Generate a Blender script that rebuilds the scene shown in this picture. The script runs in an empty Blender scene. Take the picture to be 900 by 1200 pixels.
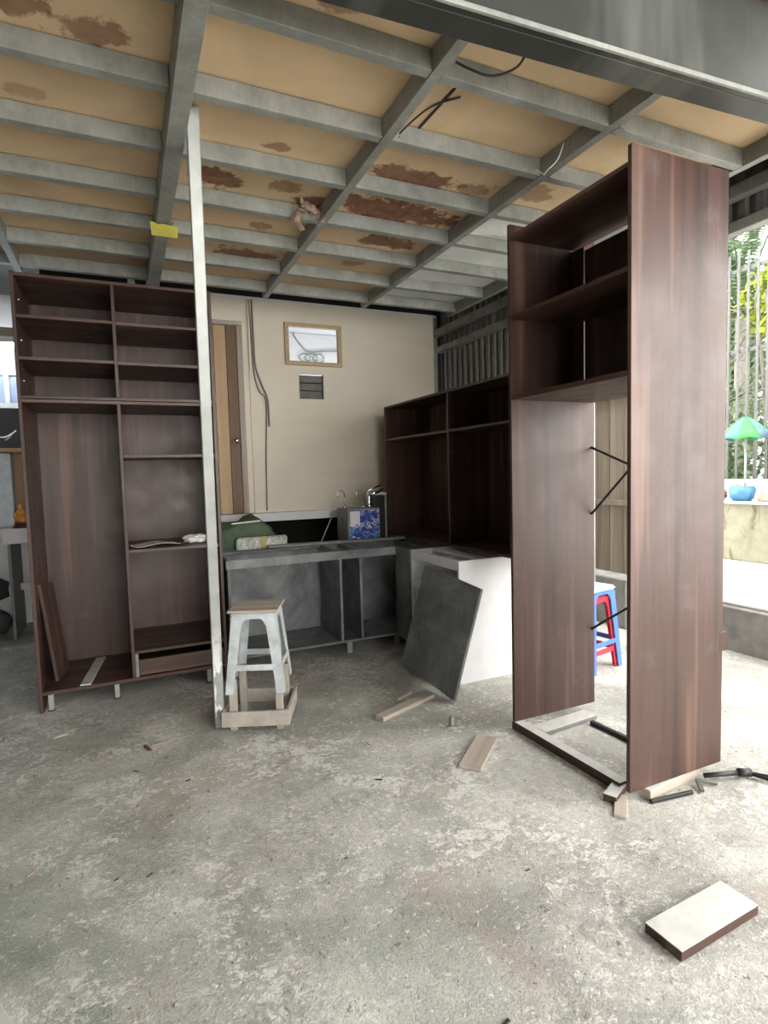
import bpy, bmesh, math, random
from mathutils import Vector, Matrix
random.seed(7)
S = bpy.context.scene
COL = S.collection

# ------------------------------------------------------------------ camera
YAW, PITCH, ROLL, F_PX, EYE = 0.42584, -0.06948, -0.02733, 664.45, 1.30
fw = Vector((math.sin(YAW)*math.cos(PITCH), math.cos(YAW)*math.cos(PITCH), math.sin(PITCH)))
rt = Vector((math.cos(YAW), -math.sin(YAW), 0)); up = rt.cross(fw)
r2 = rt*math.cos(ROLL) + up*math.sin(ROLL); u2 = -rt*math.sin(ROLL) + up*math.cos(ROLL)
cd = bpy.data.cameras.new('camera'); cam = bpy.data.objects.new('camera', cd); COL.objects.link(cam)
cam.matrix_world = Matrix(((r2.x, u2.x, -fw.x, 0), (r2.y, u2.y, -fw.y, 0), (r2.z, u2.z, -fw.z, EYE), (0, 0, 0, 1)))
cd.sensor_fit = 'VERTICAL'; cd.sensor_height = 36; cd.lens = F_PX/1200*36; cd.clip_start = .05; cd.clip_end = 200
S.camera = cam

# ------------------------------------------------------------------ sky: bright even overcast
w = bpy.data.worlds.new('world'); S.world = w; w.use_nodes = True
bg = w.node_tree.nodes['Background']; bg.inputs[0].default_value = (1.0, .985, .945, 1); bg.inputs[1].default_value = 3.4
S.view_settings.view_transform = 'Standard'; S.view_settings.look = 'None'
S.view_settings.gamma = 1; S.view_settings.use_curve_mapping = False
S.view_settings.exposure = 1.4

# ------------------------------------------------------------------ material helpers
class NT:
    def __init__(s, name):
        s.m = bpy.data.materials.new(name); s.m.use_nodes = True; s.t = s.m.node_tree
        s.b = s.t.nodes['Principled BSDF']
    def n(s, kind, **kw):
        x = s.t.nodes.new(kind)
        for k, v in kw.items(): setattr(x, k, v)
        return x
    def l(s, a, b): s.t.links.new(a, b)
    def coord(s, scale=(1, 1, 1), world=False, rnd=False, loc=(0, 0, 0), rot=(0, 0, 0)):
        if world: o = s.n('ShaderNodeNewGeometry').outputs['Position']
        else: o = s.n('ShaderNodeTexCoord').outputs['Object']
        if rnd:
            oi = s.n('ShaderNodeObjectInfo'); mul = s.n('ShaderNodeMath', operation='MULTIPLY'); mul.inputs[1].default_value = 37.0
            s.l(oi.outputs['Random'], mul.inputs[0]); va = s.n('ShaderNodeVectorMath', operation='ADD')
            s.l(o, va.inputs[0]); s.l(mul.outputs[0], va.inputs[1]); o = va.outputs[0]
        mp = s.n('ShaderNodeMapping'); mp.inputs['Scale'].default_value = scale; mp.inputs['Location'].default_value = loc
        mp.inputs['Rotation'].default_value = rot
        s.l(o, mp.inputs['Vector']); return mp.outputs[0]
    def noise(s, v, scale, detail=4, rough=.55, dist=0):
        x = s.n('ShaderNodeTexNoise'); x.inputs['Scale'].default_value = scale; x.inputs['Detail'].default_value = detail
        x.inputs['Roughness'].default_value = rough; x.inputs['Distortion'].default_value = dist
        s.l(v, x.inputs['Vector']); return x.outputs['Fac']
    def voro(s, v, scale, out='Distance', feature='F1'):
        x = s.n('ShaderNodeTexVoronoi', feature=feature); x.inputs['Scale'].default_value = scale
        s.l(v, x.inputs['Vector']); return x.outputs[out]
    def ramp(s, fac, stops):
        x = s.n('ShaderNodeValToRGB'); e = x.color_ramp.elements
        while len(e) < len(stops): e.new(.5)
        for i, (p, c) in enumerate(stops):
            e[i].position = p; e[i].color = (c, c, c, 1) if isinstance(c, (int, float)) else (*c, 1)
        s.l(fac, x.inputs[0]); return x.outputs[0]
    def mix(s, a, b, fac, mode='MIX'):
        x = s.n('ShaderNodeMixRGB', blend_type=mode)
        for i, v in ((0, fac), (1, a), (2, b)):
            if isinstance(v, (int, float)): x.inputs[i].default_value = v
            elif isinstance(v, tuple): x.inputs[i].default_value = (*v, 1)
            else: s.l(v, x.inputs[i])
        return x.outputs[0]
    def bump(s, h, strength=.3, dist=.01):
        x = s.n('ShaderNodeBump'); x.inputs['Strength'].default_value = strength; x.inputs['Distance'].default_value = dist
        s.l(h, x.inputs['Height']); s.l(x.outputs[0], s.b.inputs['Normal'])
    def out(s, col=None, rough=.5, metal=0, spec=.5):
        if col is not None:
            if isinstance(col, tuple): s.b.inputs['Base Color'].default_value = (*col, 1)
            else: s.l(col, s.b.inputs['Base Color'])
        if isinstance(rough, (int, float)): s.b.inputs['Roughness'].default_value = rough
        else: s.l(rough, s.b.inputs['Roughness'])
        s.b.inputs['Metallic'].default_value = metal; s.b.inputs['Specular IOR Level'].default_value = spec
        return s.m

def plain(name, c, rough=.5, metal=0, var=.12, scale=18, spec=.5):
    k = NT(name); f = k.noise(k.coord(rnd=True), scale, 5)
    lo = tuple(x*(1-var) for x in c); hi = tuple(min(1, x*(1+var)) for x in c)
    return k.out(k.ramp(f, [(.3, lo), (.7, hi)]), rough, metal, spec)

def wood(name, axis, dark, mid, light, rough=.38, band=13, grain=110, mixg=.35, spec=.5):
    k = NT(name)
    def sc(a, b): return tuple(b if i == axis else a for i in range(3))
    v = k.coord(scale=sc(1, .045), rnd=True)
    f = k.noise(v, band, 2, .5)
    g = k.noise(k.coord(scale=sc(1, .03), rnd=True), grain, 5, .65)
    b = k.ramp(f, [(.30, dark), (.47, mid), (.55, mid), (.68, light)])
    gg = k.ramp(g, [(.3, .55), (.7, 1.25)])
    col = k.mix(b, gg, mixg, 'MULTIPLY')
    dust = k.noise(k.coord(rnd=True), 5, 6, .7)
    col = k.mix(col, (.30, .25, .22), k.ramp(dust, [(.55, 0), (.85, .22)]))
    k.bump(g, .04, .002)
    return k.out(col, k.ramp(dust, [(.35, rough), (.75, rough+.2)]), 0, spec)

DK, MD, LT = (.034, .0155, .012), (.064, .031, .023), (.138, .076, .056)
M = {}
for ax, nm in enumerate('xyz'): M['walnut_'+nm] = wood('walnut melamine '+nm, ax, DK, MD, LT)
for ax, nm in enumerate('xyz'): M['oak_'+nm] = wood('pale oak '+nm, ax, (.34, .22, .12), (.42, .28, .16), (.52, .37, .23), .6, 16, 140, .3)
M['pine_x'] = wood('dusty pine x', 0, (.31, .255, .21), (.40, .34, .285), (.49, .43, .375), .75, 14, 150, .25)
M['pine_y'] = wood('dusty pine y', 1, (.31, .255, .21), (.40, .34, .285), (.49, .43, .375), .75, 14, 150, .25)
M['pine_z'] = wood('dusty pine z', 2, (.31, .255, .21), (.40, .34, .285), (.49, .43, .375), .75, 14, 150, .25)
M['doorwood'] = wood('door plank', 2, (.42, .27, .14), (.50, .34, .19), (.58, .42, .26), .55, 9, 90, .2)
M['brownstile'] = wood('brown stile', 2, (.15, .085, .048), (.18, .105, .06), (.22, .13, .075), .55)
M['oldboard'] = wood('weathered board', 2, (.17, .135, .095), (.24, .195, .145), (.32, .27, .205), .8, 9, 70, .4)

# grey stone-look melamine of the kitchen base units
def stone(name, a, b, c):
    k = NT(name); v = k.coord(rnd=True)
    f = k.noise(v, 3.2, 8, .62, 1.2); g = k.noise(k.coord(scale=(1, 1, .35), rnd=True), 9, 6, .7, .6)
    col = k.ramp(f, [(.30, a), (.5, b), (.72, c)])
    col = k.mix(col, (.36, .37, .37), k.ramp(g, [(.60, 0), (.78, .42)]))
    return k.out(col, .5, 0, .4)
M['stone'] = stone('dark grey stone melamine', (.072, .078, .080), (.138, .147, .149), (.235, .243, .242))
M['stone_edge'] = plain('grey stone edge band', (.20, .205, .20), .55)
M['white'] = plain('white melamine', (.72, .71, .72), .42, var=.04)
M['whitecut'] = plain('raw white board', (.53, .525, .505), .55, var=.12)

def steel(name, c, rough=.5, metal=.55, rust=0.0):
    k = NT(name); v = k.coord(rnd=True)
    f = k.noise(v, 7, 6, .65); g = k.noise(k.coord(scale=(1, 1, .3), rnd=True), 60, 4)
    col = k.ramp(f, [(.3, tuple(x*.72 for x in c)), (.7, tuple(x*1.2 for x in c))])
    col = k.mix(col, k.ramp(g, [(.35, .75), (.7, 1.1)]), .4, 'MULTIPLY')
    if rust: col = k.mix(col, (.16, .07, .03), k.ramp(k.noise(v, 11, 7, .7), [(.6, 0), (.72, rust)]))
    return k.out(col, rough, metal, .4)
M['galv'] = steel('dusty galvanised steel', (.31, .315, .29), .55, .25, .25)
M['galv_light'] = steel('light galvanised tube', (.47, .49, .47), .45, .35)
k = NT('paint-splashed tube'); v = k.coord(); sx = k.n('ShaderNodeSeparateXYZ'); k.l(v, sx.inputs[0])
f = k.noise(v, 6, 6, .65); col = k.ramp(f, [(.3, (.28, .29, .275)), (.7, (.42, .43, .41))])
mr = k.n('ShaderNodeMapRange'); mr.inputs['From Min'].default_value = -.75; mr.inputs['From Max'].default_value = -1.05; k.l(sx.outputs[2], mr.inputs[0])
sp_ = k.ramp(k.noise(k.coord(scale=(1, 1, .4)), 22, 5, .6), [(.48, 0), (.54, 1)])
col = k.mix(col, (.80, .80, .77), k.mix((0.0, 0.0, 0.0), sp_, mr.outputs[0])); M['tube_steel'] = k.out(col, .45, .25, .4)
M['darksteel'] = steel('dark painted steel', (.085, .087, .08), .5, .15, .4)
M['blacksteel'] = plain('black steel', (.035, .034, .034), .45, .4)
M['chrome'] = plain('chrome', (.75, .76, .78), .15, 1.0, .04)
M['sheet'] = steel('corrugated sheet', (.25, .25, .235), .55, .2, .25)
M['rust'] = steel('rusty plate', (.13, .055, .03), .8, .1)
M['black'] = plain('black plastic', (.022, .022, .024), .45)
M['dark'] = plain('void shade black', (.020, .019, .018), .9)  # near-black colour carries the shade of the undercroft and gaps

# dark beam with pale streaks mixed into its colour
k = NT('dark gutter beam paint')
st = k.noise(k.coord(scale=(2.2, .15, .25), rnd=False, rot=(0, .12, 0)), 2.2, 3, .5)
f = k.noise(k.coord(), 9, 5, .6)
cb = k.ramp(f, [(.3, (.026, .027, .024)), (.7, (.042, .044, .039))])
M['beam'] = k.out(k.mix(cb, (.12, .122, .112), k.ramp(st, [(.53, 0), (.66, .75)])), .42, .1, .5)

# concrete floor: worn, patched, chalk flecks, greenish and ochre stains
k = NT('worn workshop concrete')
v = k.coord(world=True)
def wn(loc, scale, det=6, rough=.65, dist=.5, sc=(1, 1, 1)): return k.noise(k.coord(world=True, loc=loc, scale=sc), scale, det, rough, dist)
mid = wn((0, 0, 0), 2.6, 8, .66, .8); fine = wn((2, 5, 0), 48, 6, .72, .8, (1, 1.2, 1)); med = wn((7, 1, 0), 15, 6, .7, 1.2, (1, 1.25, 1)); vf = wn((1, 1, 0), 130, 4, .7)
torn = k.mix(med, fine, .55)
col = k.ramp(k.mix(mid, torn, .55), [(.40, (.30, .29, .258)), (.475, (.41, .398, .36)), (.53, (.50, .487, .445)), (.60, (.62, .605, .56))])
col = k.mix(col, (.205, .245, .20), k.ramp(k.mix(wn((3.1, 1.7, 0), 1.25, 5, .6, .6), torn, .45), [(.52, 0), (.575, .58)]))
col = k.mix(col, (.24, .235, .225), k.ramp(k.mix(wn((5.1, 6.7, 0), 1.6, 5, .6, .8), torn, .30), [(.54, 0), (.60, .45)]))
col = k.mix(col, (.36, .27, .215), k.ramp(k.mix(wn((9.3, 4.7, 0), 2.6, 4, .6, .5), torn, .35), [(.56, 0), (.60, .42)]))
col = k.mix(col, (.74, .725, .675), k.ramp(k.mix(wn((4.0, 9.0, 0), 2.2, 5, .6, .5), torn, .62), [(.525, 0), (.57, .80)]))
col = k.mix(col, (.80, .785, .745), k.ramp(wn((8, 3, 0), 30, 6, .78, .25, (1, 1.4, 1)), [(.585, 0), (.64, .75)]))
col = k.mix(col, (.10, .095, .085), k.ramp(wn((5, 2, 0), 26, 5, .72, 1.2, (1.6, 1, 1)), [(.615, 0), (.66, .75)]))
col = k.mix(col, k.ramp(vf, [(.3, .72), (.7, 1.22)]), .7, 'MULTIPLY')
k.bump(k.mix(torn, vf, .35), .8, .02)
M['floor'] = k.out(col, k.ramp(mid, [(.3, .50), (.7, .78)]), 0, .35)

# plywood ceiling with old water stains (world-placed stains, each with its own centre)
def stained(name, base, stains, stain_col, spots=.0):
    k = NT(name); pos = k.coord(world=True)
    f = k.noise(pos, 2.6, 6, .6, .4)
    col = k.ramp(f, [(.3, tuple(x*.80 for x in base)), (.7, tuple(min(1, x*1.08) for x in base))])
    wob = k.noise(pos, 9, 6, .7); wob2 = k.noise(k.coord(world=True, loc=(4, 8, 1)), 20, 5, .7)
    for (sx, sy, rx, ry, st) in stains:
        mp = k.n('ShaderNodeMapping'); mp.vector_type = 'POINT'
        mp.inputs['Scale'].default_value = (1/rx, 1/ry, 0); mp.inputs['Location'].default_value = (-sx/rx, -sy/ry, 0)
        k.l(pos, mp.inputs[0])
        ln = k.n('ShaderNodeVectorMath', operation='LENGTH'); k.l(mp.outputs[0], ln.inputs[0])
        ad = k.n('ShaderNodeMath', operation='MULTIPLY_ADD'); k.l(wob, ad.inputs[0]); ad.inputs[1].default_value = 2.6; k.l(ln.outputs['Value'], ad.inputs[2])
        fac = k.ramp(ad.outputs[0], [(.0, st), (.5, st)])
        mr = k.n('ShaderNodeMapRange'); mr.inputs['From Min'].default_value = 2.22; mr.inputs['From Max'].default_value = 2.02
        mr.inputs['To Max'].default_value = st; k.l(ad.outputs[0], mr.inputs['Value'])
        tone = k.ramp(wob2, [(.3, tuple(x*.6 for x in stain_col)), (.7, tuple(x*1.4 for x in stain_col))])
        col = k.mix(col, tone, mr.outputs[0])
    k.bump(f, .05, .004)
    return k.out(col, .7, 0, .2)
STAINS = [(-.03, 2.03, .12, .07, .75), (-.24, 1.99, .14, .06, .8), (.66, 1.62, .10, .07, .6), (.66, 2.43, .07, .04, .7), (.46, 2.78, .15, .10, .95),
          (.78, 2.74, .09, .07, .7), (.96, 2.86, .12, .10, .9), (.74, 3.65, .20, .11, .9), (1.33, 2.47, .28, .11, .95), (1.38, 2.78, .42, .15, 1.0),
          (1.50, 3.17, .22, .10, .9), (1.90, 2.36, .18, .10, .6), (.75, 3.22, .07, .06, .6), (-.25, 2.42, .07, .05, .4), (1.62, 2.45, .10, .06, .6), (1.45, 3.55, .10, .06, .6)]
M['ply'] = stained('stained ceiling plywood', (.62, .455, .285), STAINS, (.19, .095, .055))
M['whitepanel'] = stained('white ceiling board', (.74, .75, .74), [(2.2, 2.88, .30, .06, .5)], (.40, .27, .18))

k = NT('beige wall board'); v = k.coord(world=True); f = k.noise(v, 1.6, 4, .5)
col = k.ramp(f, [(.3, (.72, .645, .515)), (.7, (.79, .72, .595))])
smu = k.noise(k.coord(world=True, scale=(.35, 1, 2.4)), 1.7, 4, .6)
M['beige'] = k.out(k.mix(col, (.58, .50, .37), k.ramp(smu, [(.56, 0), (.72, .35)])), .62, 0, .3)
M['paintwhite'] = plain('white wall paint', (.74, .74, .74), .7, var=.05, scale=2)
M['greywall'] = plain('grey render', (.36, .35, .33), .85, var=.15, scale=5)
M['darkwall'] = plain('dark render', (.13, .13, .125), .85, var=.15, scale=5)
M['tan'] = plain('tan window frame', (.52, .38, .22), .5, var=.08)

k = NT('mossy concrete'); v = k.coord(world=True); f = k.noise(v, 4, 8, .65, .5); g = k.noise(k.coord(world=True, scale=(1, 1, .5)), 3.2, 7, .7, 1.2)
col = k.ramp(f, [(.3, (.20, .195, .145)), (.7, (.32, .315, .235))])
M['planter'] = k.out(k.mix(col, (.10, .075, .04), k.ramp(g, [(.54, 0), (.64, .75)])), .85, 0, .2)
M['curb'] = plain('grey curb concrete', (.24, .23, .215), .85, var=.25, scale=9)
M['yard'] = plain('pale yard concrete', (.66, .65, .62), .9, var=.08, scale=3)

k = NT('window glass'); gl = k.n('ShaderNodeBsdfGlossy'); gl.inputs['Roughness'].default_value = .03
tr = k.n('ShaderNodeBsdfTransparent'); mx = k.n('ShaderNodeMixShader'); mx.inputs[0].default_value = .07
k.l(tr.outputs[0], mx.inputs[1]); k.l(gl.outputs[0], mx.inputs[2]); k.l(mx.outputs[0], k.t.nodes['Material Output'].inputs[0]); M['glass'] = k.m
def emit(name, c, s):
    k = NT(name); k.b.inputs['Emission Color'].default_value = (*c, 1); k.b.inputs['Emission Strength'].default_value = s
    return k.out(c, .5)
M['tube'] = emit('fluorescent tube', (.85, .92, 1.0), 25)
def leafmat(name, a, b):
    k = NT(name); f = k.noise(k.coord(world=True), 6, 3)
    m = k.out(k.ramp(f, [(.35, a), (.65, b)]), .5, 0, .4); k.b.inputs['Transmission Weight'].default_value = 0
    k.b.inputs['Subsurface Weight'].default_value = 0
    return m
M['leaf'] = leafmat('green leaf', (.05, .12, .02), (.12, .21, .045))
M['leaf2'] = leafmat('grey green leaf', (.07, .13, .06), (.16, .22, .12))
M['leafy'] = leafmat('yellow green leaf', (.24, .32, .02), (.38, .42, .05))
M['bark'] = plain('pale bark', (.20, .185, .16), .9, var=.25)

# ------------------------------------------------------------------ mesh helpers
ROT = {}
def link(name, bm, mat, parent=None, loc=(0, 0, 0), smooth=False):
    me = bpy.data.meshes.new(name); bm.normal_update(); bm.to_mesh(me); bm.free()
    if isinstance(mat, str): mat = M[mat]
    me.materials.append(mat)
    if smooth:
        for p in me.polygons: p.use_smooth = True
    o = bpy.data.objects.new(name, me); COL.objects.link(o)
    place(o, loc, parent); return o
def place(o, loc, parent):
    loc = Vector(loc)
    if parent is not None:
        o.parent = parent
        if not ROT.get(parent.name):
            base = Vector(parent.location); q = parent.parent
            while q is not None: base += Vector(q.location); q = q.parent
            loc = loc - base
    o.location = loc
def tag(o, label, cat, group=None):
    o['label'] = label; o['category'] = cat
    if group: o['group'] = group
    return o
def struct(o): o['kind'] = 'structure'; return o
def thing(name, label, cat, loc=(0, 0, 0), rotz=0, group=None):
    o = bpy.data.objects.new(name, None); COL.objects.link(o); o.empty_display_size = .1
    o.location = loc; o.rotation_euler = (0, 0, rotz)
    if rotz: ROT[o.name] = True
    return tag(o, label, cat, group)
def box(name, lo, hi, mat, parent=None, bev=.0012, rot=None):
    lo, hi = Vector(lo), Vector(hi); c = (lo+hi)/2; d = hi-lo
    bm = bmesh.new(); bmesh.ops.create_cube(bm, size=1)
    bmesh.ops.scale(bm, vec=d, verts=bm.verts)
    if bev: bmesh.ops.bevel(bm, geom=list(bm.edges), offset=min(bev, min(d)*.3), segments=1, affect='EDGES')
    o = link(name, bm, mat, parent, c)
    if rot: o.rotation_euler = rot
    return o
def sweep(pts, r, seg=8, closed_ends=True):
    bm = bmesh.new(); pts = [Vector(p) for p in pts]; rings = []; prev = None
    for i, p in enumerate(pts):
        a = pts[max(0, i-1)]; b = pts[min(len(pts)-1, i+1)]; t = (b-a).normalized()
        n = Vector((0, 0, 1)) if abs(t.z) < .9 else Vector((1, 0, 0))
        if prev is not None: n = prev
        x = (n - t*n.dot(t)).normalized(); prev = x; y = t.cross(x)
        rr = r[i] if isinstance(r, (list, tuple)) else r
        rings.append([bm.verts.new(p + (x*math.cos(2*math.pi*j/seg) + y*math.sin(2*math.pi*j/seg))*rr) for j in range(seg)])
    for A, B in zip(rings, rings[1:]):
        for j in range(seg): bm.faces.new((A[j], A[(j+1) % seg], B[(j+1) % seg], B[j]))
    if closed_ends: bm.faces.new(rings[0][::-1]); bm.faces.new(rings[-1])
    bmesh.ops.recalc_face_normals(bm, faces=bm.faces)
    return bm
def tube(name, pts, r, mat, parent=None, seg=8):
    pts = [Vector(p) for p in pts]; c = pts[0].copy()
    return link(name, sweep([p-c for p in pts], r, seg), mat, parent, c, smooth=True)
def lathe(name, prof, mat, parent, loc, seg=20):
    bm = bmesh.new(); rings = []
    for r, z in prof: rings.append([bm.verts.new((r*math.cos(2*math.pi*j/seg), r*math.sin(2*math.pi*j/seg), z)) for j in range(seg)])
    for A, B in zip(rings, rings[1:]):
        for j in range(seg): bm.faces.new((A[j], A[(j+1) % seg], B[(j+1) % seg], B[j]))
    bm.faces.new(rings[0][::-1]); bm.faces.new(rings[-1])
    return link(name, bm, mat, parent, loc, smooth=True)
def loft(secs):
    """closed tube of polygons: list of vertex lists with equal length"""
    bm = bmesh.new(); R = [[bm.verts.new(v) for v in s] for s in secs]; n = len(R[0])
    for A, B in zip(R, R[1:]):
        for j in range(n): bm.faces.new((A[j], A[(j+1) % n], B[(j+1) % n], B[j]))
    bm.faces.new(R[0][::-1]); bm.faces.new(R[-1])
    bmesh.ops.recalc_face_normals(bm, faces=bm.faces); return bm
def spline(pts, n=8):
    pts = [Vector(p) for p in pts]; out = []
    P = [pts[0]] + pts + [pts[-1]]
    for i in range(1, len(P)-2):
        a, b, c, d = P[i-1:i+3]
        for j in range(n):
            t = j/n
            out.append(.5*((2*b) + (c-a)*t + (2*a-5*b+4*c-d)*t*t + (3*b-a-3*c+d)*t**3))
    return out + [pts[-1]]

# ================================================================== THE SETTING
# floor
bm = bmesh.new(); bmesh.ops.create_grid(bm, x_segments=2, y_segments=2, size=.5)
bmesh.ops.scale(bm, vec=(7.17, 9.4, 1), verts=bm.verts)
struct(link('floor', bm, 'floor', None, (.185, 1.6, 0)))

# ceiling: rafters, joists, boards
ceil = bpy.data.objects.new('ceiling', None); COL.objects.link(ceil); ceil.location = (.6, 2.8, 2.6); struct(ceil)
XR = [-2.08, -1.30, -.53, .24, 1.005, 1.78, 2.565]           # rafter centre lines
YJ = [1.335+.397*i for i in range(8)]                        # far edge of each joist
JB, JT = 2.60, 2.675
for x in XR:
    if abs(x-.24) < .01: box('rafter', (.206, 1.49, 2.548), (.27, 4.60, 2.675), 'galv', ceil)
    else: box('rafter', (x-.02, 1.40 if x > 1.2 else 1.46 if x > .5 else 1.62, JB), (x+.02, 4.22, JT), 'galv', ceil)
for a, b in zip(XR, XR[1:]):
    ha = .034 if abs(a-.24) < .01 else .021; hb = .036 if abs(b-.24) < .01 else .021
    for y in YJ[1:]:
        dz = random.uniform(-.003, .003)
        box('joist', (a+ha, y-.04, JB+.003+dz), (b-hb, y, JT-.001), 'galv', ceil)
    for y0, y1 in zip([1.41 if a > 1 else 1.47 if a > .2 else 1.62] + YJ[1:], YJ[1:]):
        m = 'whitepanel' if (a > 1.7 and y0 > 2.5) else 'ply'
        dz = random.uniform(0, .003)
        box('ceiling_panel', (a+.001, y0-.019, JT+.001+dz), (b-.001, y1-.021, JT+.012+dz), m, ceil, 0)
# little end plates where the joists are bolted to the third rafter
for y in YJ[1:4]: box('bracket', (1.802, y-.052, 2.598), (1.835, y-.041, 2.66), 'galv', ceil)
# purlin along the eaves
box('purlin', (2.80, -.9, 2.602), (2.86, 5.0, 2.662), 'galv', ceil)
# torn scrap of board hanging in a hole beside the second rafter
bm = bmesh.new()
for i in range(26):
    c = Vector((random.uniform(-.09, .06), random.uniform(-.05, .05), random.uniform(-.07, .03)))
    a = Vector((random.uniform(-.05, .05), random.uniform(-.03, .03), random.uniform(-.06, .02))); b = Vector((random.uniform(-.03, .03), .02, random.uniform(-.03, .03)))
    vs = [bm.verts.new(c), bm.verts.new(c+a), bm.verts.new(c+a*.8+b), bm.verts.new(c+b)]; bm.faces.new(vs)
tag(link('torn_board_scrap', bm, plain('torn paper lining', (.34, .24, .17), .9, var=.6, scale=30), None, (.93, 2.84, 2.645)),
    'torn brown lining hanging out of a rotten ceiling board', 'debris')

# dark main beam across the front edge of the boarded ceiling (three faces: web, lip, soffit)
th = math.atan2(1.251-1.329, 2.006-.786)
beam = bpy.data.objects.new('front_beam', None); COL.objects.link(beam); beam.location = (.786, 1.329, 2.5); beam.rotation_euler = (0, 0, th); ROT['front_beam'] = True
tag(beam, 'dark grey steel edge beam with pale streaks at the front of the boarded ceiling', 'beam')
box('web', (-3.2, 0, 0), (2.25, .02, .30), 'beam', beam)
box('lower_flange', (-3.2, .022, .0), (2.25, .10, .012), 'beam', beam)
box('edge_lip', (-3.2, -.012, -.004), (2.25, -.001, .010), 'galv', beam)
box('upper_flange', (-3.2, -.04, .302), (2.25, .10, .312), 'rust', beam)

# roof sheets above
struct(box('roof_inner', (-3.3, 1.30, 2.98), (3.3, 6.2, 3.02), 'darksteel', None, 0))
struct(box('roof_outer', (-3.3, -3.2, 3.452), (3.3, 1.75, 3.50), 'darksteel', None, 0))
o = struct(box('fascia', (-4.0, .03, .315), (2.5, .045, .949), 'rust', None, 0))
o.location = Vector((.786, 1.329, 2.5)) + Matrix.Rotation(th, 3, 'Z') @ Vector(o.location); o.rotation_euler = (0, 0, th)

# right wall: trapezoid corrugated sheet, full height far away, a band above the opening nearer
def corrugated(name, x, y0, y1, z0, z1, pitch=.09, amp=.022):
    bm = bmesh.new(); prof = []; y = y0
    while y < y1-1e-6:
        for f, d in ((0, 0), (.30, 0), (.42, -amp), (.82, -amp), (.94, 0)):
            if y+f*pitch <= y1: prof.append((x+d, y+f*pitch))
        y += pitch
    prof.append((x, y1))
    lo = [bm.verts.new((a, b, z0)) for a, b in prof]; hi = [bm.verts.new((a, b, z1)) for a, b in prof]
    for i in range(len(prof)-1): bm.faces.new((lo[i], lo[i+1], hi[i+1], hi[i]))
    lo2 = [bm.verts.new((a+.004, b, z0)) for a, b in prof]; hi2 = [bm.verts.new((a+.004, b, z1)) for a, b in prof]
    for i in range(len(prof)-1): bm.faces.new((lo2[i+1], lo2[i], hi2[i], hi2[i+1]))
    return bm
wr = struct(link('wall_right', corrugated('c', 2.93, 3.02, 5.1, 0.0, 2.97), 'sheet'))
struct(link('wall_right_upper', corrugated('c', 2.93, -1.0, 3.0, 2.46, 2.97), 'sheet'))
struct(box('trim_1', (2.84, -1.0, 2.452), (2.905, 5.0, 2.507), 'galv', None, .003))      # rail / lintel over the opening
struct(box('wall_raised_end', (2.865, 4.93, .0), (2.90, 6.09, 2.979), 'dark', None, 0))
struct(box('trim_2', (2.802, 4.93, .0), (2.862, 5.0, 2.79), 'galv', None, .003))            # corner stud by the beige wall
struct(box('post_right', (2.86, 2.94, 0), (2.93, 3.01, 2.45), 'galv', None, .003))
struct(box('wall_left', (-3.4, -3.2, 0), (-3.3, 6.2, 3.45), 'darkwall', None, 0))
struct(box('wall_light_block', (-3.3, -3.3, 0), (-.4, -3.2, 3.45), 'darkwall', None, 0))  # unseen wall behind the camera, added to cut light from behind-left

# raised room at the back: beige sheets, slab edge, dark undercroft
wb = bpy.data.objects.new('wall_back', None); COL.objects.link(wb); wb.location = (1.4, 4.9, .98); struct(wb)
def wall_with_hole(name, x0, x1, z0, z1, y, th, holes, mat, parent):
    xs = sorted({x0, x1, *[h[0] for h in holes], *[h[1] for h in holes]}); zs = sorted({z0, z1, *[h[2] for h in holes], *[h[3] for h in holes]})
    bm = bmesh.new(); vg = {}
    def V(x, yy, z):
        kk = (round(x, 4), yy, round(z, 4))
        if kk not in vg: vg[kk] = bm.verts.new(kk)
        return vg[kk]
    def hole(i, j):
        if not (0 <= i < len(xs)-1 and 0 <= j < len(zs)-1): return True
        cx, cz = (xs[i]+xs[i+1])/2, (zs[j]+zs[j+1])/2
        return any(h[0] < cx < h[1] and h[2] < cz < h[3] for h in holes)
    for i in range(len(xs)-1):
        for j in range(len(zs)-1):
            if hole(i, j): continue
            a, b, c, d = xs[i], xs[i+1], zs[j], zs[j+1]
            bm.faces.new((V(a, y, c), V(b, y, c), V(b, y, d), V(a, y, d)))
            bm.faces.new((V(a, y+th, d), V(b, y+th, d), V(b, y+th, c), V(a, y+th, c)))
            if hole(i-1, j): bm.faces.new((V(a, y, c), V(a, y, d), V(a, y+th, d), V(a, y+th, c)))
            if hole(i+1, j): bm.faces.new((V(b, y, c), V(b, y+th, c), V(b, y+th, d), V(b, y, d)))
            if hole(i, j-1): bm.faces.new((V(a, y, c), V(a, y+th, c), V(b, y+th, c), V(b, y, c)))
            if hole(i, j+1): bm.faces.new((V(a, y, d), V(b, y, d), V(b, y+th, d), V(a, y+th, d)))
    bmesh.ops.recalc_face_normals(bm, faces=bm.faces)
    return link(name, bm, mat, parent)
wall_with_hole('wall_board', 1.005, 2.80, 1.895, 2.790, 4.90, .02, [(1.345, 1.815, 2.285, 2.595), (1.436, 1.664, 1.97, 2.186)], 'beige', wb)
box('wall_board', (1.005, 4.9015, .982), (2.80, 4.9215, 1.8945), 'beige', wb, .001)
box('wall_board', (.2, 4.915, 2.592), (1.003, 4.935, 2.79), 'beige', wb, .001)
box('wall_board', (.957, 4.915, .982), (1.003, 4.935, 2.59), 'beige', wb, .001)
box('slab_edge', (.2, 4.86, .905), (2.79, 4.925, .979), 'paintwhite', wb, .002)
struct(box('wall_undercroft', (.1, 5.75, 0), (2.8, 5.8, .90), 'dark', None, 0))
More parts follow.
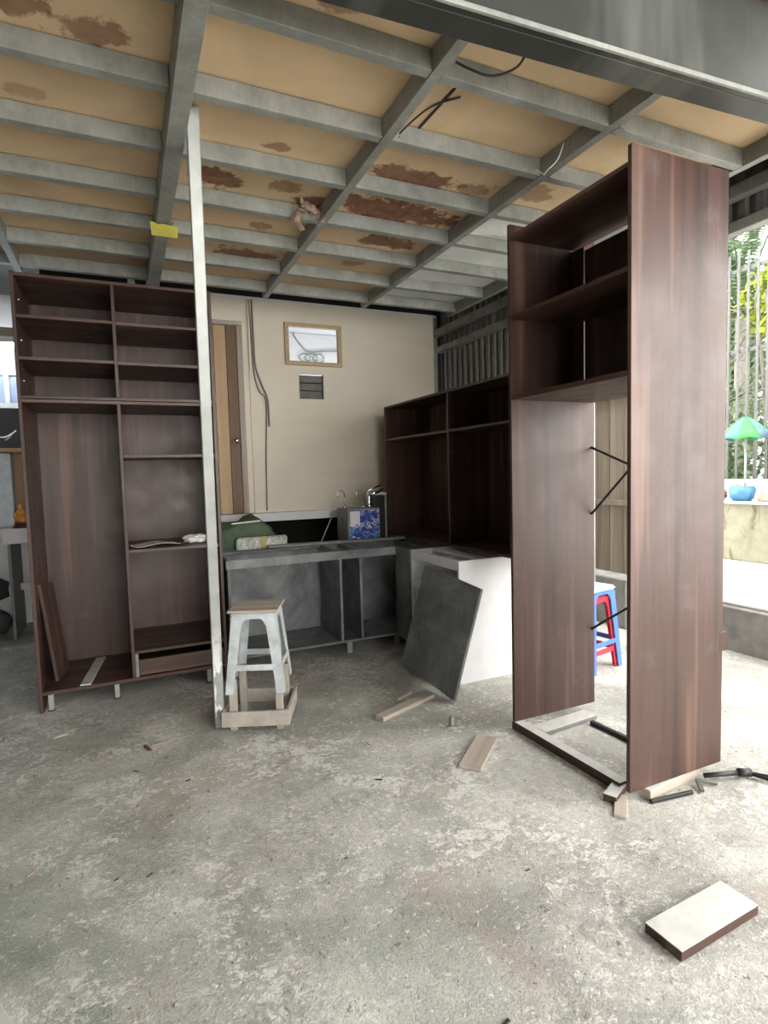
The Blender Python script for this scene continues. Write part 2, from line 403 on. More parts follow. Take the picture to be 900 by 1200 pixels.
struct(box('floor_raised_room', (.1, 4.94, .91), (2.79, 6.1, .975), 'dark', None, 0))
struct(box('wall_raised_side', (.1, 4.94, .98), (.15, 6.1, 2.9), 'paintwhite', None, 0))

# door_1
d1 = bpy.data.objects.new('door_1', None); COL.objects.link(d1); d1.location = (.6, 4.91, .98); struct(d1)
for i, x in enumerate([.32, .42, .52, .62, .72]): box('door_board', (x+.001, 4.905, .985), (x+.099, 4.925, 2.555), 'doorwood', d1, .002)
box('door_stile', (.822, 4.898, .985), (.905, 4.925, 2.555), 'brownstile', d1, .002)
box('door_frame', (.27, 4.885, 2.557), (.956, 4.925, 2.592), 'pine_x', d1, .003)
box('door_frame', (.907, 4.885, .985), (.955, 4.925, 2.556), 'pine_z', d1, .003)
kb = lathe('knob', [(.012, 0), (.012, .02), (.024, .03), (.026, .042), (.018, .055)], 'chrome', d1, (.868, 4.897, 1.60)); kb.rotation_euler = (math.pi/2, 0, 0)

# window_1 with the lit white room behind it
w1 = bpy.data.objects.new('window_1', None); COL.objects.link(w1); w1.location = (1.58, 4.9, 2.27); struct(w1)
fx0, fx1, fz0, fz1 = 1.318, 1.842, 2.258, 2.622
box('window_frame', (fx0, 4.875, fz1-.035), (fx1, 4.925, fz1), 'tan', w1, .003)
box('window_frame', (fx0, 4.875, fz0), (fx1, 4.925, fz0+.035), 'tan', w1, .003)
box('window_frame', (fx0, 4.876, fz0+.0352), (fx0+.036, 4.925, fz1-.0352), 'tan', w1, .003)
box('window_frame', (fx1-.036, 4.876, fz0+.0352), (fx1, 4.925, fz1-.0352), 'tan', w1, .003)
box('pane', (fx0+.037, 4.905, fz0+.036), (fx1-.037, 4.909, fz1-.036), 'glass', w1, 0)
struct(box('wall_lit_room', (.9, 5.9, 1.3), (2.75, 5.95, 2.79), 'paintwhite', None, 0))
struct(box('ceiling_lit_room', (.2, 4.94, 2.795), (2.86, 6.09, 2.82), 'paintwhite', None, 0))
struct(box('dark_gap_sheet', (-.5, 5.0, 2.822), (2.90, 5.03, 2.978), 'dark', None, 0))  # near-black sheet added to close the gap and keep it dark
rl = bpy.data.lights.new('room_lamp', 'POINT'); rl.energy = 17; rl.color = (.80, .88, 1); rl.shadow_soft_size = .12
rlo = bpy.data.objects.new('room_lamp', rl); COL.objects.link(rlo); rlo.location = (2.2, 5.35, 1.7)
tag(tube('ceiling_wire', spline([(1.68, 5.885, 2.785), (1.70, 5.885, 2.74), (1.76, 5.885, 2.66), (1.84, 5.885, 2.60), (2.0, 5.885, 2.615), (2.2, 5.885, 2.63)], 6), .006, M['stone_edge']), 'thin grey wire on the white wall seen through the small window', 'wire')
for i, (cx, rr) in enumerate([(1.80, .042), (1.87, .046), (1.95, .042)]):
    tag(tube('wire_coil', [(cx+rr*1.5*math.cos(a*math.pi/9), 5.882, 2.535+rr*math.sin(a*math.pi/9)) for a in range(18)], .005, M['stone_edge']),
        'loop of coiled grey wire seen through the small window', 'wire', 'wire coils behind the small window')

# vent opening with louvres
M['ventgrey'] = plain('grey vent', (.17, .165, .145), .7, var=.25)
vt = thing('wall_vent', 'small square grey louvre vent in the beige wall below the window', 'vent', (1.55, 4.9, 1.97))
box('backing', (1.438, 4.955, 1.972), (1.662, 4.96, 2.184), 'blacksteel', vt, 0)
for i in range(3):
    z = 1.985+i*.068
    box('slat', (1.445, 4.926, z-.006), (1.655, 4.932, z+.056), 'ventgrey', vt, .001, (math.radians(-14), 0, 0))
box('vent_frame', (1.437, 4.903, 1.972), (1.443, 4.952, 2.184), 'stone_edge', vt, .001)
box('vent_frame', (1.657, 4.903, 1.972), (1.663, 4.952, 2.184), 'stone_edge', vt, .001)

# wires running down the beige wall
for j, pts in enumerate([[(1.02, 4.893, 2.78), (1.03, 4.888, 2.55), (1.035, 4.885, 2.30), (1.045, 4.885, 2.15), (1.08, 4.88, 2.02), (1.125, 4.88, 1.97), (1.135, 4.885, 1.85), (1.118, 4.885, 1.5), (1.105, 4.885, 1.0)],
                         [(1.045, 4.893, 2.78), (1.05, 4.885, 2.45), (1.055, 4.883, 2.24), (1.10, 4.88, 2.08), (1.145, 4.868, 1.95), (1.15, 4.868, 1.72)]]):
    tag(tube('cable', spline(pts, 6), .0055 if j == 0 else .007, plain('grey cable', (.22, .20, .17), .5)),
        ['long thin grey cable running down the beige wall to its foot', 'short grey cable twisted along the longer one beside the door'][j], 'cable')
tag(box('conduit_strip', (1.006, 4.885, 2.2), (1.018, 4.898, 2.76), 'beige', None, .002), 'short beige conduit strip high on the wall beside the door', 'conduit')

# back-left: white wall of the next room
struct(box('wall_back_left', (-3.3, 6.1, 0), (2.9, 6.2, 2.97), 'paintwhite', None, 0))
struct(box('trim_3', (-3.2, 5.66, 2.52), (.05, 5.72, 2.59), 'pine_x', None, .003))

# curb, yard
struct(box('curb', (3.77, -3, -.02), (3.95, 7, .31), 'curb', None, .012))
struct(box('ground_outside', (3.952, -4, -.1), (14, 12, .295), 'yard', None, 0))
for zz, xx, lab in ((.322, 3.82, 'pale grey pipe lying along the top of the curb by the yard'), (.318, 3.90, 'thin pale hose lying on the curb behind the grey pipe')):
    tag(tube('pipe', spline([(xx, -2.8, zz), (xx+.01, 0, zz), (xx-.01, 2, zz), (xx, 3.5, zz), (xx, 4.9, zz)], 6), .014 if xx < 3.85 else .009, plain('pale pvc', (.55, .54, .52), .5)), lab, 'pipe')
struct(box('wall_planter', (5.7, 0, .296), (6.3, 9, .88), 'planter', None, .01))
struct(box('wall_planter_coping', (5.66, 0, .881), (6.34, 9, .905), 'yard', None, .006))

# ================================================================== LEFT WARDROBE
X0, X1, YF, YB = -.505, .53, 3.63, 4.20
wd = thing('wardrobe_carcass', 'tall walnut open wardrobe with many shelves standing against the left side', 'wardrobe', (.0125, 3.9, 0))
T = .018
box('side_panel', (X0, YF, .0), (X0+T, YB, 2.425), 'walnut_z', wd)
box('side_panel', (X1-T, YF, .0), (X1, YB, 2.425), 'walnut_z', wd)
xi0, xi1 = X0+T+.0005, X1-T-.0005; dv = -.012
box('top_panel', (xi0, YF+.002, 2.405), (xi1, YB-.002, 2.423), 'walnut_x', wd)
box('shelf', (xi0, YF, 1.754), (xi1, YB-.012, 1.770), 'walnut_x', wd)
box('shelf', (xi0, YF, 1.733), (xi1, YB-.012, 1.751), 'walnut_x', wd)
box('divider', (dv-.009, YF, 1.771), (dv+.009, YB-.012, 2.404), 'walnut_z', wd)
box('divider', (dv-.009, YF, .122), (dv+.009, YB-.012, 1.732), 'walnut_z', wd)
for z in (2.186, 1.962):
    box('shelf', (xi0, YF+.004, z), (dv-.0095, YB-.022, z+T), 'walnut_x', wd)
    box('shelf', (dv+.0095, YF+.004, z-.003), (xi1, YB-.022, z+T-.003), 'walnut_x', wd)
for z in (1.425, .868, .262): box('shelf', (dv+.0095, YF+.003, z), (xi1, YB-.012, z+T), 'walnut_x', wd)
box('bottom_panel', (xi0, YF+.001, .100), (xi1, YB-.002, .121), 'walnut_x', wd)
for a, b in ((xi0, dv-.001), (dv+.001, xi1)):
    box('back_panel', (a, YB-.011, .122), (b, YB-.002, 1.75), 'walnut_z', wd)
    box('back_panel', (a, YB-.011, 1.771), (b, YB-.002, 2.404), 'walnut_z', wd)
dr = box('drawer_front', (dv+.030, YF+.008, .128), (xi1-.003, YF+.026, .222), 'walnut_x', wd)
box('filler_strip', (dv+.0095, YF+.002, .122), (dv+.028, YF+.020, .261), 'stone_edge', wd)
box('drawer_side', (dv+.034, YF+.027, .130), (dv+.046, YB-.06, .21), 'walnut_y', wd)
for x, y in ((X0+.055, YF+.03), (-.11, YF+.05), (.42, YF+.05), (X0+.06, YB-.06), (.42, YB-.06)):
    lg = box('leg', (x-.014, y-.014, .006), (x+.014, y+.014, .0995), 'galv', wd, .003)
    box('leg_pad', (x-.018, y-.018, 0), (x+.018, y+.018, .0055), 'black', lg)
for z in (2.30, 2.08, 1.86): tube('shelf_pin', [(xi0, YF+.08, z), (xi0+.012, YF+.08, z)], .005, 'chrome', wd, 6)

# things in the wardrobe
o = box('loose_board', (-.009, -.16, 0), (.009, .16, .56), 'walnut_z'); o.location = (-.434, 3.86, .418); o.rotation_euler = (math.radians(-7), math.radians(-7.5), math.radians(-4))
tag(o, 'loose walnut board leaning inside the wardrobe against its side', 'board')
o = box('white_strip', (-.26, -.028, 0), (.26, .028, .008), 'whitecut'); o.location = (-.240, 3.89, .1262); o.rotation_euler = (0, 0, math.radians(83))
tag(o, 'narrow white strip lying on the bottom panel of the wardrobe', 'board')
bm = bmesh.new(); bmesh.ops.create_grid(bm, x_segments=10, y_segments=8, size=.5)
bmesh.ops.scale(bm, vec=(.27, .20, 1), verts=bm.verts)
for v in bm.verts: v.co.z = .006+.006*math.sin(v.co.x*25+1)+.003*math.sin(v.co.y*40)
bmesh.ops.solidify(bm, geom=bm.faces[:], thickness=.003)
o = link('paper_sheet', bm, plain('manila paper', (.50, .46, .40), .8), None, (.14, 3.80, .8935)); o.rotation_euler = (0, 0, .25)
tag(o, 'flat beige paper sheets lying on the wardrobe shelf', 'paper')
bm = bmesh.new(); bmesh.ops.create_icosphere(bm, subdivisions=3, radius=1)
for v in bm.verts:
    n = v.co.copy(); v.co = Vector((n.x*.075, n.y*.06, max(-.018, n.z*.03))) * (1+.22*math.sin(n.x*9+n.y*5)*math.cos(n.z*7+n.y*8))
o = link('crumpled_cloth', bm, plain('white cloth', (.78, .78, .76), .9), None, (.395, 3.80, .9085)); tag(o, 'crumpled white cloth on the wardrobe shelf beside the leaning steel tube', 'cloth')

# ================================================================== LEANING STEEL TUBE
def bar_between(name, p0, p1, w, d, mat, parent=None, bev=.003):
    p0, p1 = Vector(p0), Vector(p1); L = (p1-p0).length
    o = box(name, (-w/2, -d/2, -L/2), (w/2, d/2, L/2), mat, None, bev)
    z = (p1-p0).normalized(); x = Vector((1, 0, 0)); 
    if abs(z.x) > .9: x = Vector((0, 1, 0))
    y = z.cross(x).normalized(); x = y.cross(z)
    o.rotation_euler = Matrix((x, y, z)).transposed().to_euler(); place(o, (p0+p1)/2, parent); return o
o = bar_between('steel_tube', (.381, 2.985, .006), (.297, 2.27, 2.665), .046, .03, 'tube_steel')
tag(o, 'long square galvanised tube leaning up to the ceiling beside the stool', 'steel tube')

# yellow note under the big rafter
bm = bmesh.new(); q = [(-.062, 0, .034), (.066, -.006, .022), (.06, 0, -.03), (-.058, .008, -.028)]
bm.faces.new([bm.verts.new(p) for p in q]); bmesh.ops.solidify(bm, geom=bm.faces[:], thickness=.002)
tag(link('paper_note', bm, plain('yellow paper', (.66, .60, .12), .8, var=.08), None, (.238, 3.03, 2.508)), 'yellow paper note hanging under the wide ceiling rafter', 'note')
tag(tube('note_string', [(.19, 3.03, 2.548), (.21, 3.03, 2.535), (.238, 3.03, 2.54), (.27, 3.03, 2.534), (.28, 3.03, 2.55)], .003, 'blacksteel'), 'dark string holding the yellow note to the rafter', 'string')

# ================================================================== PLASTIC STOOLS
def plastic_stool(t, a, b, z0, z1, mat, seat=True, st_z=.30, arm=(.055, .04), st=True):
    """t: parent Empty at base; a half width at top, b half width at foot, legs are L sections"""
    th = .008
    for sx in (-1, 1):
        for sy in (-1, 1):
            secs = []
            for f in (0, .5, 1):
                z = z0+(z1-.02-z0)*f; h = b+(a-b)*f; w_ = arm[1]+(arm[0]-arm[1])*f
                L = [(h, h), (h-w_, h), (h-w_, h-th), (h-th, h-th), (h-th, h-w_), (h, h-w_)]
                secs.append([(sx*x, sy*y, z) for x, y in L])
            # foot collar
            leg = link('leg', loft(secs), mat, t)
            h = b+.004; L = [(h, h), (h-arm[1]-.006, h), (h-arm[1]-.006, h-th-.006), (h-th-.006, h-th-.006), (h-th-.006, h-arm[1]-.006), (h, h-arm[1]-.006)]
            c = link('foot_rim', loft([[(sx*x, sy*y, z) for x, y in L] for z in (z0, z0+.012)]), mat, leg)
    # aprons with arched lower corners
    for k in range(4):
        n = 12; zt = z1-.012; pts = []
        inner = a-arm[0]+.004; dep = .05
        for i in range(n+1):
            u = -1+2*i/n; e = abs(u); dz = dep*.45 + dep*.75*max(0, (e-.55)/.45)**2
            pts.append((u*inner, zt-dz))
        hh = a+.0006; secs = []
        for (x, z) in pts: secs.append([(x, -hh, zt), (x, -hh, z), (x, -hh+th, z), (x, -hh+th, zt)])
        o = link('apron', loft(secs), mat, t); o.rotation_euler = (0, 0, k*math.pi/2)
        if st:
            f = (st_z-z0)/(z1-z0); hs = b+(a-b)*f
            o = box('stretcher', (-hs+.03, -hs+.001, st_z-.016), (hs-.03, -hs+.008, st_z+.016), mat, None, .002)
            o.parent = t; c = Vector(o.location); c.rotate(Matrix.Rotation(k*math.pi/2, 3, 'Z')); o.location = c; o.rotation_euler = (0, 0, k*math.pi/2)
    if seat:
        bm = bmesh.new(); bmesh.ops.create_cube(bm, size=1); bmesh.ops.scale(bm, vec=(2*a+.008, 2*a+.008, .024), verts=bm.verts)
        bmesh.ops.bevel(bm, geom=[e for e in bm.edges], offset=.008, segments=2, affect='EDGES')
        s = link('seat', bm, mat, t); s.location = (0, 0, z1-.012)
    return t
M['dusty'] = plain('dust-covered timber', (.36, .325, .285), .85, var=.2, scale=12)
M['plgrey'] = plain('dusty pale blue plastic', (.44, .47, .48), .6, var=.22, scale=14)
st = thing('stool', 'dusty pale plastic stool with a plywood seat board on a wooden base', 'stool', (.60, 2.985, 0), math.radians(-22.5))
plastic_stool(st, .112, .150, .195, .606, 'plgrey', st_z=.325)
box('seat_board', (-.128, -.130, .607), (.128, .130, .620), 'pine_x', st, .002)
for sx in (-1, 1):
    for sy in (-1, 1): box('leg_extension', (sx*.118-.018, sy*.118-.018, 0), (sx*.118+.018, sy*.118+.018, .26), 'dusty', st, .002)
box('base_board', (-.172, -.166, .03), (.172, -.150, .108), 'dusty', st, .002)
box('base_board', (-.172, .150, .03), (.172, .166, .108), 'dusty', st, .002)
box('base_board', (-.172, -.149, .03), (-.156, .149, .108), 'dusty', st, .002)
box('base_board', (.156, -.149, .03), (.172, .149, .108), 'dusty', st, .002)

M['plblue'] = plain('blue plastic', (.07, .16, .48), .4, var=.08); M['plred'] = plain('red plastic', (.50, .03, .05), .4, var=.08)
M['plpale'] = plain('pale blue plastic', (.42, .60, .72), .45, var=.08)
sb = thing('stool', 'blue plastic stool with a pale blue seat standing behind the tall cabinet', 'stool', (2.70, 2.80, 0), math.radians(12))
plastic_stool(sb, .13, .165, .0, .52, 'plblue', seat=False, st_z=.175)
bm = bmesh.new(); bmesh.ops.create_cube(bm, size=1); bmesh.ops.scale(bm, vec=(.275, .275, .03), verts=bm.verts)
bmesh.ops.bevel(bm, geom=[e for e in bm.edges], offset=.012, segments=2, affect='EDGES'); s_ = link('seat', bm, 'plpale', sb); s_.location = (0, 0, .518)
sr = thing('stool', 'red plastic stool nested under the blue stool', 'stool', (2.70, 2.80, 0), math.radians(12))
plastic_stool(sr, .117, .149, .0, .47, 'plred', st_z=.12)

# ================================================================== GREY CORNER BASE UNIT
gy0, gy1, gx0, gx1 = 3.77, 4.25, .575, 2.02
g = thing('base_cabinet', 'dark grey stone-patterned kitchen base unit without doors or worktop', 'cabinet', (1.25, 4.0, 0))
box('bottom_panel', (gx0, gy0+.001, .085), (gx1, gy1-.012, .103), 'stone', g)
box('back_panel', (gx0, gy1-.011, .085), (1.345, gy1, .755), 'stone', g)
box('back_panel', (1.347, gy1-.011, .085), (gx1, gy1, .755), 'stone', g)
box('side_panel', (gx0, gy0+.002, .104), (gx0+.018, gy1-.012, .752), 'stone', g)
box('side_panel', (gx1-.018, 3.53, .104), (gx1, gy1-.012, .74), 'stone', g)
for x in (1.352, 1.506): box('divider', (x, gy0+.002, .104), (x+.018, gy1-.012, .69), 'stone', g)
box('front_rail', (gx0-.01, gy0-.018, .695), (1.80, gy0-.001, .755), 'stone', g)
box('corner_post', (1.785, 3.53, .085), (1.803, gy0-.02, .755), 'stone', g)
for x in (1.352, 1.506): box('top_rail', (x, gy0+.001, .715), (x+.018, gy1-.012, .752), 'stone_edge', g)
box('top_rail', (gx0+.02, gy1-.07, .735), (1.350, gy1-.012, .753), 'stone', g)
for x, y in ((gx0+.03, gy0+.07), (1.42, gy0+.03), (1.80, gy0+.03), (gx0+.05, gy1-.07), (1.42, gy1-.07), (1.95, gy1-.07)):
    box('leg', (x-.02, y-.01, 0), (x+.02, y+.01, .0845), 'stone_edge', g)
o = box('loose_rail', (-.53, -.035, 0), (.57, .035, .018), 'stone_edge'); o.location = (1.50, 4.19, .757+.009); o.rotation_euler = (0, 0, math.radians(-5))
tag(o, 'loose grey rail lying along the back edge of the dark grey base unit', 'board')

# ================================================================== WHITE BASE UNIT
wc = thing('base_cabinet', 'white kitchen base unit behind the leaning grey door panel', 'cabinet', (2.05, 3.2, 0))
wx0, wx1, wy0, wy1 = 1.79, 2.34, 2.885, 3.515
box('side_panel', (wx0, wy0, 0), (wx1, wy0+.018, .757), 'white', wc)
box('side_panel', (wx0, wy1-.018, 0), (wx1, wy1, .757), 'white', wc)
box('front_rail', (wx0, wy0+.0185, .695), (wx0+.018, wy1-.0185, .757), 'white', wc)
box('front_rail', (wx0, wy0+.0185, .495), (wx0+.018, wy1-.0185, .555), 'white', wc)
box('back_panel', (wx1-.02, wy0+.0185, .10), (wx1-.006, wy1-.0185, .757), 'white', wc)
box('bottom_panel', (wx0, wy0+.0185, .08), (wx1-.021, wy1-.0185, .098), 'white', wc)
box('inner_shelf', (wx0+.02, wy0+.0185, .50), (wx1-.021, wy1-.0185, .515), 'white', wc)
o = box('top_rail', (1.95, wy0+.0185, .739), (2.02, wy1-.0185, .757), 'white', wc)
box('inner_divider', (wx0+.05, 3.20, .516), (2.06, 3.215, .738), 'white', wc)

# ================================================================== DARK WALL UNIT ON THE BASE UNITS
uc = thing('open_shelf_unit', 'dark walnut two-bay open shelf unit resting on the base units', 'cabinet', (2.25, 3.55, .765))
ux0, ux1, uy0, uy1, uz0, uz1 = 2.075, 2.42, 2.60, 4.52, .765, 1.865
box('side_panel', (ux0, uy0, uz0), (ux1, uy0+T, uz1), 'walnut_z', uc)
box('side_panel', (ux0, uy1-T, uz0), (ux1, uy1, uz1), 'walnut_z', uc)
box('bottom_panel', (ux0, uy0+T+.0005, uz0), (ux1, uy1-T-.0005, uz0+T), 'walnut_y', uc)
box('top_panel', (ux0, uy0+T+.0005, uz1-T), (ux1, uy1-T-.0005, uz1), 'walnut_y', uc)
um = 3.46
box('divider', (ux0+.001, um-.009, uz0+T+.0005), (ux1-.012, um+.009, uz1-T-.0005), 'walnut_z', uc)
box('shelf', (ux0+.002, uy0+T+.0005, 1.571), (ux1-.012, um-.0095, 1.589), 'walnut_y', uc)
box('shelf', (ux0+.002, um+.0095, 1.571), (ux1-.012, uy1-T-.0005, 1.589), 'walnut_y', uc)
for a, b in ((uy0+T+.001, um-.001), (um+.001, uy1-T-.001)): box('back_panel', (ux1-.011, a, uz0+T+.0005), (ux1-.002, b, uz1-T-.0005), 'walnut_z', uc)
# packing under its far end (hidden run of base unit below)
sp = thing('base_cabinet', 'plain grey base carcass under the far end of the dark shelf unit', 'cabinet', (2.25, 4.2, 0))
box('side_panel', (2.10, 3.56, 0), (2.118, 4.24, .76), 'stone', sp); box('side_panel', (2.40, 3.56, 0), (2.418, 4.24, .76), 'stone', sp); box('top_rail', (2.1185, 3.56, .742), (2.3995, 4.24, .76), 'stone', sp)

# ================================================================== GREY DOOR PANEL LEANING, PLANKS
o = box('door_panel', (-.009, -.30, -.325), (.009, .30, .325), 'stone'); o.rotation_euler = (math.radians(5.5), math.radians(14), math.radians(4)); o.location = (1.682, 2.945, .350)
tag(o, 'dark grey stone-patterned door panel leaning against the white base unit', 'door panel')
def flat(name, c, L, W, H, ang, mat, label, cat='board', z=0.0005, group=None):
    o = box(name, (-L/2, -W/2, -H/2), (L/2, W/2, H/2), mat, None, .0015)
    o.location = (c[0], c[1], z+H/2); o.rotation_euler = (0, 0, math.radians(ang)); return tag(o, label, cat, group)
def faced(name, c, L, W, H, ang, label, z=.0005, core='walnut_x'):
    t = thing(name, label, 'board', (c[0], c[1], z), math.radians(ang))
    box('core', (-L/2, -W/2, 0), (L/2, W/2, H-.002), core, t); box('face', (-L/2, -W/2, H-.0019), (L/2, W/2, H), 'whitecut', t, .0005)
flat('plank', (1.345, 2.74), .42, .062, .022, 21, 'pine_x', 'narrow raw wood plank on the floor at the foot of the leaning grey panel')
flat('wood_splinter', (1.405, 2.885), .13, .018, .01, 26, 'whitecut', 'thin pale splinter on the floor behind the narrow raw plank')
flat('wood_offcut', (1.41, 2.125), .30, .098, .020, 41, 'pine_x', 'short pale wood offcut lying alone on the concrete', 'offcut')
ws = thing('wood_slab', 'thick dark-edged board with a whitish face lying alone on the open concrete', 'offcut', (1.422, 1.026, 0), math.radians(2.3))
box('core', (-.168, -.056, .0005), (.168, .056, .028), 'walnut_x', ws); box('face', (-.168, -.056, .0282), (.168, .056, .0300), 'whitecut', ws, .0005)
flat('white_offcut', (-.345, 1.56), .28, .036, .010, -64, 'whitecut', 'narrow white strip on the foreground concrete far from everything else', 'offcut')
flat('wood_chip', (.03, 2.905), .075, .016, .006, -70, 'walnut_x', 'small reddish wood chip on the floor in front of the wardrobe', 'debris')
flat('wood_chip', (.075, 2.93), .06, .012, .005, 15, 'oak_x', 'small pale wood chip beside the reddish chip', 'debris')
flat('wood_chip', (-.375, 3.27), .07, .035, .004, 20, 'whitecut', 'white chip on the floor in front of the wardrobe', 'debris')
flat('metal_stub', (1.455, 2.44), .02, .02, .045, 0, 'galv', 'small upright grey peg on the floor behind the pale offcut', 'debris')
for i in range(46):
    x, y = random.uniform(-.4, 2.1), random.uniform(.85, 3.4)
    if abs(x-1.42) < .3 and abs(y-1.03) < .2: continue
    if abs(x-1.41) < .25 and abs(y-2.12) < .2: continue
    if x > 1.5 and y > 1.4: continue
    if abs(x-.6) < .35 and y > 2.6: continue
    if x > .9 and y > 2.5: continue
    L = random.uniform(.012, .035)
    flat('wood_shaving', (x, y), L, random.uniform(.004, .010), .003, random.uniform(0, 180), random.choice(['pine_x', 'whitecut', 'walnut_x', 'oak_x', 'black']),
         'tiny wood shaving scattered on the concrete floor', 'shaving', group='wood shavings on the floor')

# ================================================================== TALL WALNUT CABINET (two side panels, bridge box on top)
tc = thing('tall_cabinet', 'tall walnut cabinet standing on loose battens, open below with shelves at the top', 'cabinet', (1.96, 1.9, .04))
tx0, tx1, ty0, ty1, tz0, tz1 = 1.70, 2.225, 1.532, 2.258, .0435, 2.445
box('side_panel', (tx0, ty0, tz0), (tx1, ty0+T, tz1), 'walnut_z', tc)
box('side_panel', (tx0, ty1-T, tz0), (tx1, ty1, tz1), 'walnut_z', tc)
ya, yb = ty0+T+.0005, ty1-T-.0005
box('top_panel', (tx0+.002, ya, 2.372), (2.10, yb, 2.390), 'walnut_y', tc)
box('shelf', (tx0+.002, ya, 2.008), (2.075, yb, 2.026), 'walnut_y', tc)
box('bottom_panel', (tx0+.002, ya, 1.630), (tx1-.01, yb, 1.652), 'walnut_y', tc)
box('back_panel', (2.080, ya, 1.653), (2.089, 2.156, 2.345), 'walnut_z', tc)
box('back_panel', (2.080, 2.162, 1.653), (2.089, yb, 2.366), 'walnut_z', tc)
for (za, zb, lab) in ((1.400, 1.135, 0), (1.055, 1.70, 0), (.445, .915, 0)):
    tube('brace_rod', [(2.205, yb, za), (2.205, ya, zb)], .0065, 'blacksteel', tc, 6)
box('hinge_wedge', (tx1-.02, ty0-.001, .52), (tx1+.03, ty0+.02, .60), 'walnut_z', tc, .002)

# battens and bars below it
faced('batten', (1.737, 1.935), .66, .05, .0425, -88, 'long white-faced batten under the front edges of the tall cabinet')
faced('batten', (1.965, 2.175), .36, .085, .022, 4.5, 'short wide white board under the far panel of the tall cabinet', core='stone_edge', z=.0005)
faced('batten', (2.0, 2.2455), .40, .022, .0425, 0, 'thin white-topped batten directly beneath the far panel of the tall cabinet', core='stone_edge')
flat('steel_bar', (2.10, 1.86), .52, .022, .020, -86, 'blacksteel', 'black square bar on the floor beneath the rear of the tall cabinet', 'steel bar')
faced('batten', (1.95, 1.552), .34, .045, .0425, 7, 'white batten under the near panel of the tall cabinet', core='pine_x')
flat('steel_bar', (1.875, 1.487), .20, .014, .014, -8, 'blacksteel', 'short black bar on the floor along the near panel of the tall cabinet', 'steel bar')
flat('batten', (1.655, 1.535), .15, .045, .012, 42, 'pine_x', 'brown scrap batten sticking out at the near front corner of the tall cabinet')
faced('batten', (1.695, 1.60), .12, .05, .030, 25, 'small white block at the front foot of the near cabinet panel', core='walnut_x')
cl = thing('bar_clamp', 'dark steel bar clamp lying on the floor beside the tall cabinet', 'clamp', (2.24, 1.5, 0))
tube('rod', [(2.10, 1.515, .022), (2.27, 1.462, .020)], .010, 'blacksteel', cl)
tube('collar', [(2.245, 1.470, .022), (2.290, 1.448, .020)], .017, 'blacksteel', cl)
tube('arm', [(2.285, 1.452, .018), (2.42, 1.30, .012)], .007, 'blacksteel', cl)
tube('arm', [(2.285, 1.440, .018), (2.36, 1.27, .012)], .007, 'blacksteel', cl)
sc = thing('scrap_bracket', 'small rusty angle bracket on the floor at the near cabinet panel', 'bracket', (2.05, 1.48, 0))
bar_between('flange', (2.005, 1.455, .012), (2.045, 1.505, .022), .018, .010, 'darksteel', sc, .001)
bar_between('flange', (2.046, 1.507, .020), (2.115, 1.470, .008), .014, .008, 'darksteel', sc, .001)

# ================================================================== BEHIND THE BASE UNIT
wk = thing('workbench', 'low dark workbench behind the grey base unit, carrying the water purifier', 'table', (1.3, 4.55, 0))
box('tabletop', (.55, 4.275, .615), (2.05, 4.84, .640), 'black', wk)
for x in (.60, 2.0):
    for y in (4.31, 4.80): box('leg', (x-.02, y-.02, 0), (x+.02, y+.02, .6145), 'black', wk)
pf = thing('water_purifier', 'grey boxed water purifier with a blue printed front behind the grey base unit', 'purifier', (1.77, 4.43, .641))
box('body', (1.632, 4.312, .641), (1.915, 4.575, 1.010), plain('purifier grey', (.25, .25, .25), .45), pf, .004)
k = NT('purifier printed front'); v = k.coord(); sepx = k.n('ShaderNodeSeparateXYZ'); k.l(v, sepx.inputs[0])
wvv = k.noise(k.coord(scale=(1, 1, 1.6)), 5.5, 3, .5, 2.5)
col = k.ramp(wvv, [(.36, (.55, .62, .72)), (.44, (.04, .06, .32)), (.52, (.05, .09, .42)), (.58, (.20, .42, .66)), (.66, (.06, .08, .38))])
M['pprint'] = k.out(col, .25)
box('front_print', (1.645, 4.306, .650), (1.908, 4.311, .995), 'pprint', pf, .001)
box('white_label', (1.648, 4.304, .865), (1.735, 4.3055, .990), 'white', pf, 0)
for i in range(4):
    d = lathe('printed_disc', [(.017, 0), (.017, .002)], 'white', pf, (1.705+i*.052, 4.3050, .872+i*.004), 16); d.rotation_euler = (math.pi/2, 0, 0)
    e = lathe('disc_centre', [(.009, 0), (.009, .0015)], 'pprint', pf, (1.705+i*.052, 4.3028, .872+i*.004), 12); e.rotation_euler = (math.pi/2, 0, 0)
for i, x in enumerate((1.66, 1.70, 1.75)): box('printed_mark', (x, 4.3040, .775-i*.012), (x+.03, 4.3055, .785-i*.012), 'white', pf, 0)
box('side_socket', (1.628, 4.42, .90), (1.6315, 4.45, .935), 'black', pf, .001)
def gooseneck(x, y, z, h, label):
    t = thing('gooseneck_tap', label, 'tap', (x, y, z))
    lathe('tap_base', [(.016, 0), (.016, .012), (.009, .025), (.008, .04)], 'chrome', t, (x, y, z+.0005), 12)
    pts = [(x, y, z+.04), (x, y, z+h-.05)]+[(x-.03+.03*math.cos(a*math.pi/8), y, z+h-.05+.035*math.sin(a*math.pi/8)) for a in range(9)]+[(x-.06, y, z+h-.075)]
    tube('spout', pts, .005, 'chrome', t)
gooseneck(1.652, 4.43, 1.010, .165, 'slim chrome gooseneck tap on top of the water purifier')
gooseneck(1.815, 4.43, 1.010, .16, 'second slim gooseneck tap nearer the narrow black cabinet')
mt = thing('mixer_tap', 'chunky chrome mixer tap with hoses beside the narrow black cabinet', 'tap', (1.86, 4.40, 1.0105))
